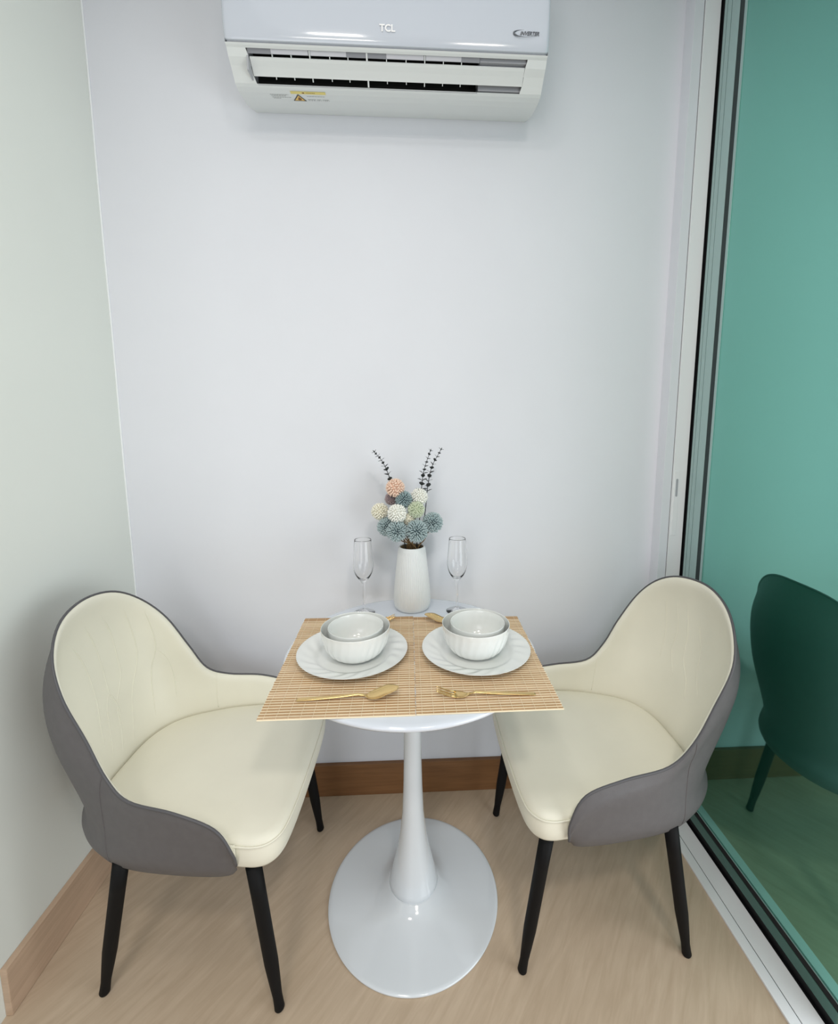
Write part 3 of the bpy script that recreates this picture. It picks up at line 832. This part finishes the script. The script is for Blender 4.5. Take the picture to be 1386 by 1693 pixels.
# ================================================================== POMPOM FLOWERS
def pompom(c, R, petal, style, label, seed):
    c = Vector(c); rnd = random.Random(seed)
    mouth = Vector((VX + rnd.uniform(-.018, .018), VY + rnd.uniform(-.018, .018), .925))
    root = empty('pompom_flower', c); tag(root, label, 'flower', None)
    bm = bmesh.new()
    core = R * (.62 if style == 'spiky' else .72)
    r = bmesh.ops.create_icosphere(bm, subdivisions=2, radius=core * .93)
    N = 290 if style == 'spiky' else 170
    ga = math.pi * (3 - math.sqrt(5))
    for i in range(N):
        z = 1 - 2 * (i + .5) / N; q = math.sqrt(1 - z * z); a = ga * i
        d = Vector((q * math.cos(a), q * math.sin(a), z))
        d = (d + Vector((rnd.uniform(-1, 1), rnd.uniform(-1, 1), rnd.uniform(-1, 1))) * .07).normalized()
        up = Vector((0, 0, 1)) if abs(d.z) < .95 else Vector((1, 0, 0))
        s = d.cross(up).normalized(); t = s.cross(d)
        if style == 'spiky':
            Lr = R * rnd.uniform(.93, 1.03)
            sec_ = [(core * .8, R * .040), (R * .80, R * .066), (R * .93, R * .058), (Lr, R * .020)]
            n = 5
        else:
            Lr = R * rnd.uniform(.95, 1.02)
            sec_ = [(core * .8, R * .075), (R * .80, R * .105), (R * .92, R * .100), (Lr, R * .045)]
            n = 7
        rings = []
        bend = (s * rnd.uniform(-1, 1) + t * rnd.uniform(-1, 1)) * R * .04
        for k, (dist, rad) in enumerate(sec_):
            p = d * dist + bend * (k / 3)
            rings.append([bm.verts.new(p + s * (rad * math.cos(2 * math.pi * m / n)) + t * (rad * .8 * math.sin(2 * math.pi * m / n))) for m in range(n)])
        for A, B in zip(rings[:-1], rings[1:]):
            for m in range(n): bm.faces.new((A[m], A[(m + 1) % n], B[(m + 1) % n], B[m]))
        bm.faces.new(rings[-1])
    for f in bm.faces:
        if f.calc_center_median().length < core * .95 and len(f.verts) == 3: f.material_index = 1
    head = obj('flower_head', bm, [petal, 'core_dark' if petal.startswith('blue') else petal], root, fix=False)
    bm = bmesh.new()
    mid = c.lerp(mouth, .5) + Vector((0, 0, -.006)); low = Vector((mouth.x * .4 + VX * .6, mouth.y * .4 + VY * .6, .80))
    tube(bm, [p - c for p in catmull([c, mid, mouth, low], 6)], .0016, 6)
    obj('flower_stem', bm, 'stem', root)
    return root
FL = [
 ((-.086, -.105, 1.119), .0300, 'peach_petal', 'round', 'peach pompom flower, topmost in the bouquet'),
 ((-.100, -.085, 1.082), .0210, 'mauve_petal', 'spiky', 'dull mauve pompom flower half hidden below the peach one'),
 ((-.060, -.112, 1.084), .0275, 'blue_petal2', 'spiky', 'dusty blue pompom flower between the peach one and the upper white one'),
 ((-.0135, -.100, 1.090), .0280, 'white_petal', 'round', 'white pompom flower at the upper right of the bouquet'),
 ((-.134, -.105, 1.046), .0275, 'cream_petal', 'round', 'leftmost ivory pompom flower of the bouquet'),
 ((-.080, -.140, 1.046), .0300, 'white_petal', 'round', 'large ivory pompom flower in the middle of the bouquet'),
 ((-.023, -.122, 1.054), .0275, 'green_petal', 'spiky', 'pale green pompom flower in the bouquet, below the upper white one'),
 ((-.047, -.122, 1.024), .0200, 'cream_petal', 'round', 'small cream pompom flower just above the front blue pompoms'),
 ((-.113, -.125, 1.003), .0305, 'blue_petal', 'spiky', 'leftmost dusty blue pompom flower low in the bouquet'),
 ((-.081, -.150, .9945), .0335, 'blue_petal', 'spiky', 'dusty blue pompom flower at the front, left above the vase mouth'),
 ((-.0215, -.150, .9945), .0355, 'blue_petal', 'spiky', 'dusty blue pompom flower at the front, right above the vase mouth'),
 ((.027, -.120, 1.013), .0335, 'blue_petal', 'spiky', 'rightmost dusty blue pompom flower of the bouquet'),
]
for i, (c, R, m_, st, lb) in enumerate(FL): pompom(c, R, m_, st, lb, 11 + i)

# ================================================================== EUCALYPTUS SPRIGS
def sprig(pts, leaves, label, seed):
    rnd = random.Random(seed); pts = [Vector(p) for p in pts]
    root = empty('eucalyptus_sprig', pts[0]); tag(root, label, 'branch')
    path = catmull(pts, 8)
    bm = bmesh.new(); tube(bm, [p - pts[0] for p in path], lambda t: .0017 - .0010 * t, 6)
    obj('sprig_stem', bm, 'stem_dark', root)
    tot = len(path) - 1
    for k in range(leaves):
        t = .46 + .54 * (k / (leaves - 1)); i = min(tot - 1, int(t * tot)); f = t * tot - i
        p = path[i].lerp(path[i + 1], f); T = (path[i + 1] - path[i]).normalized()
        size = .0185 * (1 - .55 * (k / (leaves - 1))) * rnd.uniform(.85, 1.1)
        a0 = k * math.pi / 2 + rnd.uniform(-.4, .4)
        side = T.cross(Vector((0, 1, 0))).normalized(); oth = T.cross(side)
        for sgn in (1, -1):
            dv = (side * math.cos(a0) + oth * math.sin(a0)) * sgn
            d = (dv * .85 + T * rnd.uniform(.25, .7)).normalized(); w = d.cross(T).normalized(); nn = d.cross(w)
            bm = bmesh.new(); rows = []
            for j in range(7):
                u = j / 6; wd = size * .42 * math.sin(math.pi * (.06 + .90 * u)) ** .8
                ctr_ = p - pts[0] + d * size * u + nn * (-.10 * size * math.sin(math.pi * u))
                th = .0004
                rows.append([ctr_ + w * wd, ctr_ + w * wd * .5 + nn * th + nn * wd * -.15, ctr_ + nn * th, ctr_ - w * wd * .5 + nn * th, ctr_ - w * wd,
                             ctr_ - w * wd * .5 - nn * th, ctr_ - nn * th, ctr_ + w * wd * .5 - nn * th])
            V = grid(bm, rows, closeu=True); bm.faces.new(V[0][::-1]); bm.faces.new(V[-1])
            obj('leaf', bm, 'leaf_dark', root)
    # terminal bud
    bm = bmesh.new(); T = (path[-1] - path[-3]).normalized()
    tube(bm, [path[-1] - pts[0] + T * s for s in (-.002, .003, .008)], [.001, .0018, .0004], 6)
    obj('bud', bm, 'leaf_dark', root)
sprig([(VX - .008, VY + .010, .86), (-.070, -.098, 1.00), (-.100, -.092, 1.135), (-.123, -.098, 1.196), (-.147, -.104, 1.228)], 11, 'dark eucalyptus sprig leaning left behind the peach pompom', 1)
sprig([(VX + .006, VY + .010, .86), (-.012, -.082, 1.02), (-.005, -.086, 1.12), (.003, -.092, 1.175), (.0215, -.096, 1.230)], 11, 'dark eucalyptus sprig rising at the right, the inner one of two', 2)
sprig([(VX + .012, VY + .014, .86), (.004, -.085, 1.03), (.013, -.085, 1.115), (.026, -.090, 1.180), (.0535, -.098, 1.234)], 11, 'dark eucalyptus sprig leaning furthest right in the bouquet', 3)
